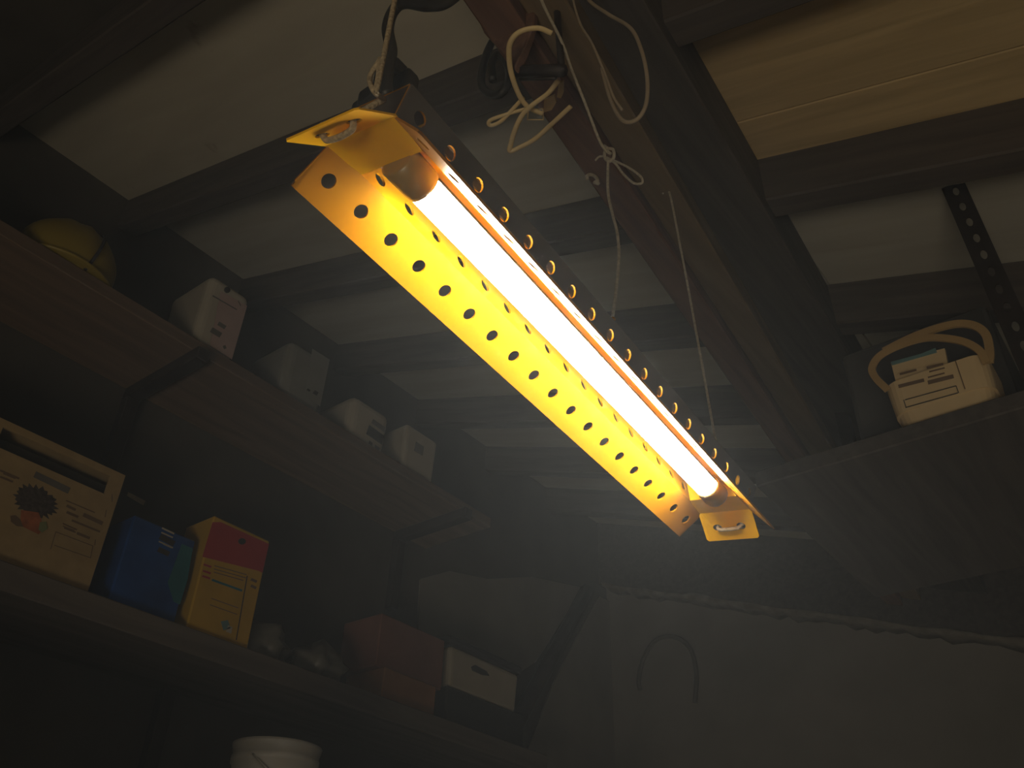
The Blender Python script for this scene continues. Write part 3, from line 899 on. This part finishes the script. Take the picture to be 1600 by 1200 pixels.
decal('label', [(586, 695), (593, 700), (592, 706), (585, 702)], -1.4615, M['grey_ink'], t)
t = thing('paint_tub', 'dim white tub farthest along the upper shelf', 'tub', (-1.54, 1.45, UZ))
box('body', (-1.62, 1.385, UZ), (-1.462, 1.51, 1.29), M['white_plastic'], t, 0.012, 3, (0.95, 0.95))
decal('label', [(650, 690), (662, 698), (660, 712), (647, 704)], -1.4615, M['grey_ink'], t)

# yellow hard hat
c = Vector((-1.53, 0.465, UZ))
t = thing('hard_hat', 'yellow rounded helmet lying at the near end of the upper shelf', 'helmet', c)
bm = bmesh.new()
bmesh.ops.create_uvsphere(bm, u_segments=40, v_segments=20, radius=1.0)
for v in bm.verts:
    ridge = 1 + 0.05 * math.exp(-(v.co.y / 0.10) ** 2) + 0.03 * math.exp(-((abs(v.co.y) - 0.38) / 0.10) ** 2)
    v.co = Vector((v.co.x * 0.088 * ridge, v.co.y * 0.098 * ridge, max(-0.05, v.co.z * 0.088 * ridge) + 0.05))
finish('shell', bm, M['hat_yellow'], t, None, True)
bm = bmesh.new()
P = [Vector((0.0905 * math.cos(a), 0.020 + 0.012 * math.sin(a), 0.05 + 0.090 * math.sin(a))) for a in [(-0.55 + 1.5 * k / 12) for k in range(13)]]
bm_tube(bm, P, 0.0035, 6)
finish('seam', bm, M['ink'], t, None, True)
bm = bmesh.new()
bmesh.ops.create_uvsphere(bm, u_segments=32, v_segments=8, radius=1.0)
for v in bm.verts: v.co = Vector((v.co.x * 0.098, v.co.y * 0.108 - 0.002, v.co.z * 0.006 + 0.008))
finish('brim', bm, M['hat_yellow'], t, None, True)

# price strip on the wall
t = thing('paper_strip', 'small pale paper strip on the dark wall between the shelves', 'paper strip', at(212, 778, x=X0 + 0.001))
bm = bmesh.new()
poly_prism(bm, [at(u, v, x=X0 + 0.001) - Vector(t.location) for u, v in ((200, 769), (227, 783), (224, 790), (198, 775))], (1, 0, 0), 0.001)
finish('paper', bm, M['paper'], t)

# white bucket at the bottom
c = at(434, 1168, x=-1.16)
t = thing('white_bucket', 'white plastic bucket on the lowest shelf', 'bucket', (c.x, c.y, 0.13))
hz = c.z - 0.13
bm = bmesh.new()
prof = [(0.050, 0.0), (0.054, 0.002), (0.063, hz - 0.03), (0.066, hz - 0.028), (0.066, hz - 0.018), (0.064, hz - 0.016), (0.067, hz - 0.004), (0.068, hz), (0.064, hz), (0.060, hz - 0.02), (0.052, 0.01)]
bm_lathe(bm, prof, 40)
finish('body', bm, M['bucket_plastic'], t, None, True)
bm = bmesh.new()
bm_tube(bm, smooth_path([(0.0668 * math.cos(a), 0.0668 * math.sin(a), hz - 0.024 - 0.05 * math.sin((a + 1.2) / 2.9 * PI)) for a in [(-1.2 + 2.9 * k / 10) for k in range(11)]], 4), 0.0014, 6)
finish('handle', bm, M['rivet_metal'], t, None, True)

# ------------------------------------------------------------------ thin haze added to stand in for lens glare round the lamp
if GLARE_HAZE > 0:
    vs_ = wn.nodes.new('ShaderNodeVolumeScatter')
    vs_.inputs['Density'].default_value = GLARE_HAZE
    vs_.inputs['Color'].default_value = (0.85, 0.93, 1.0, 1)
    vs_.inputs['Anisotropy'].default_value = 0.5
    wn.links.new(vs_.outputs['Volume'], wn.nodes['World Output'].inputs['Volume'])
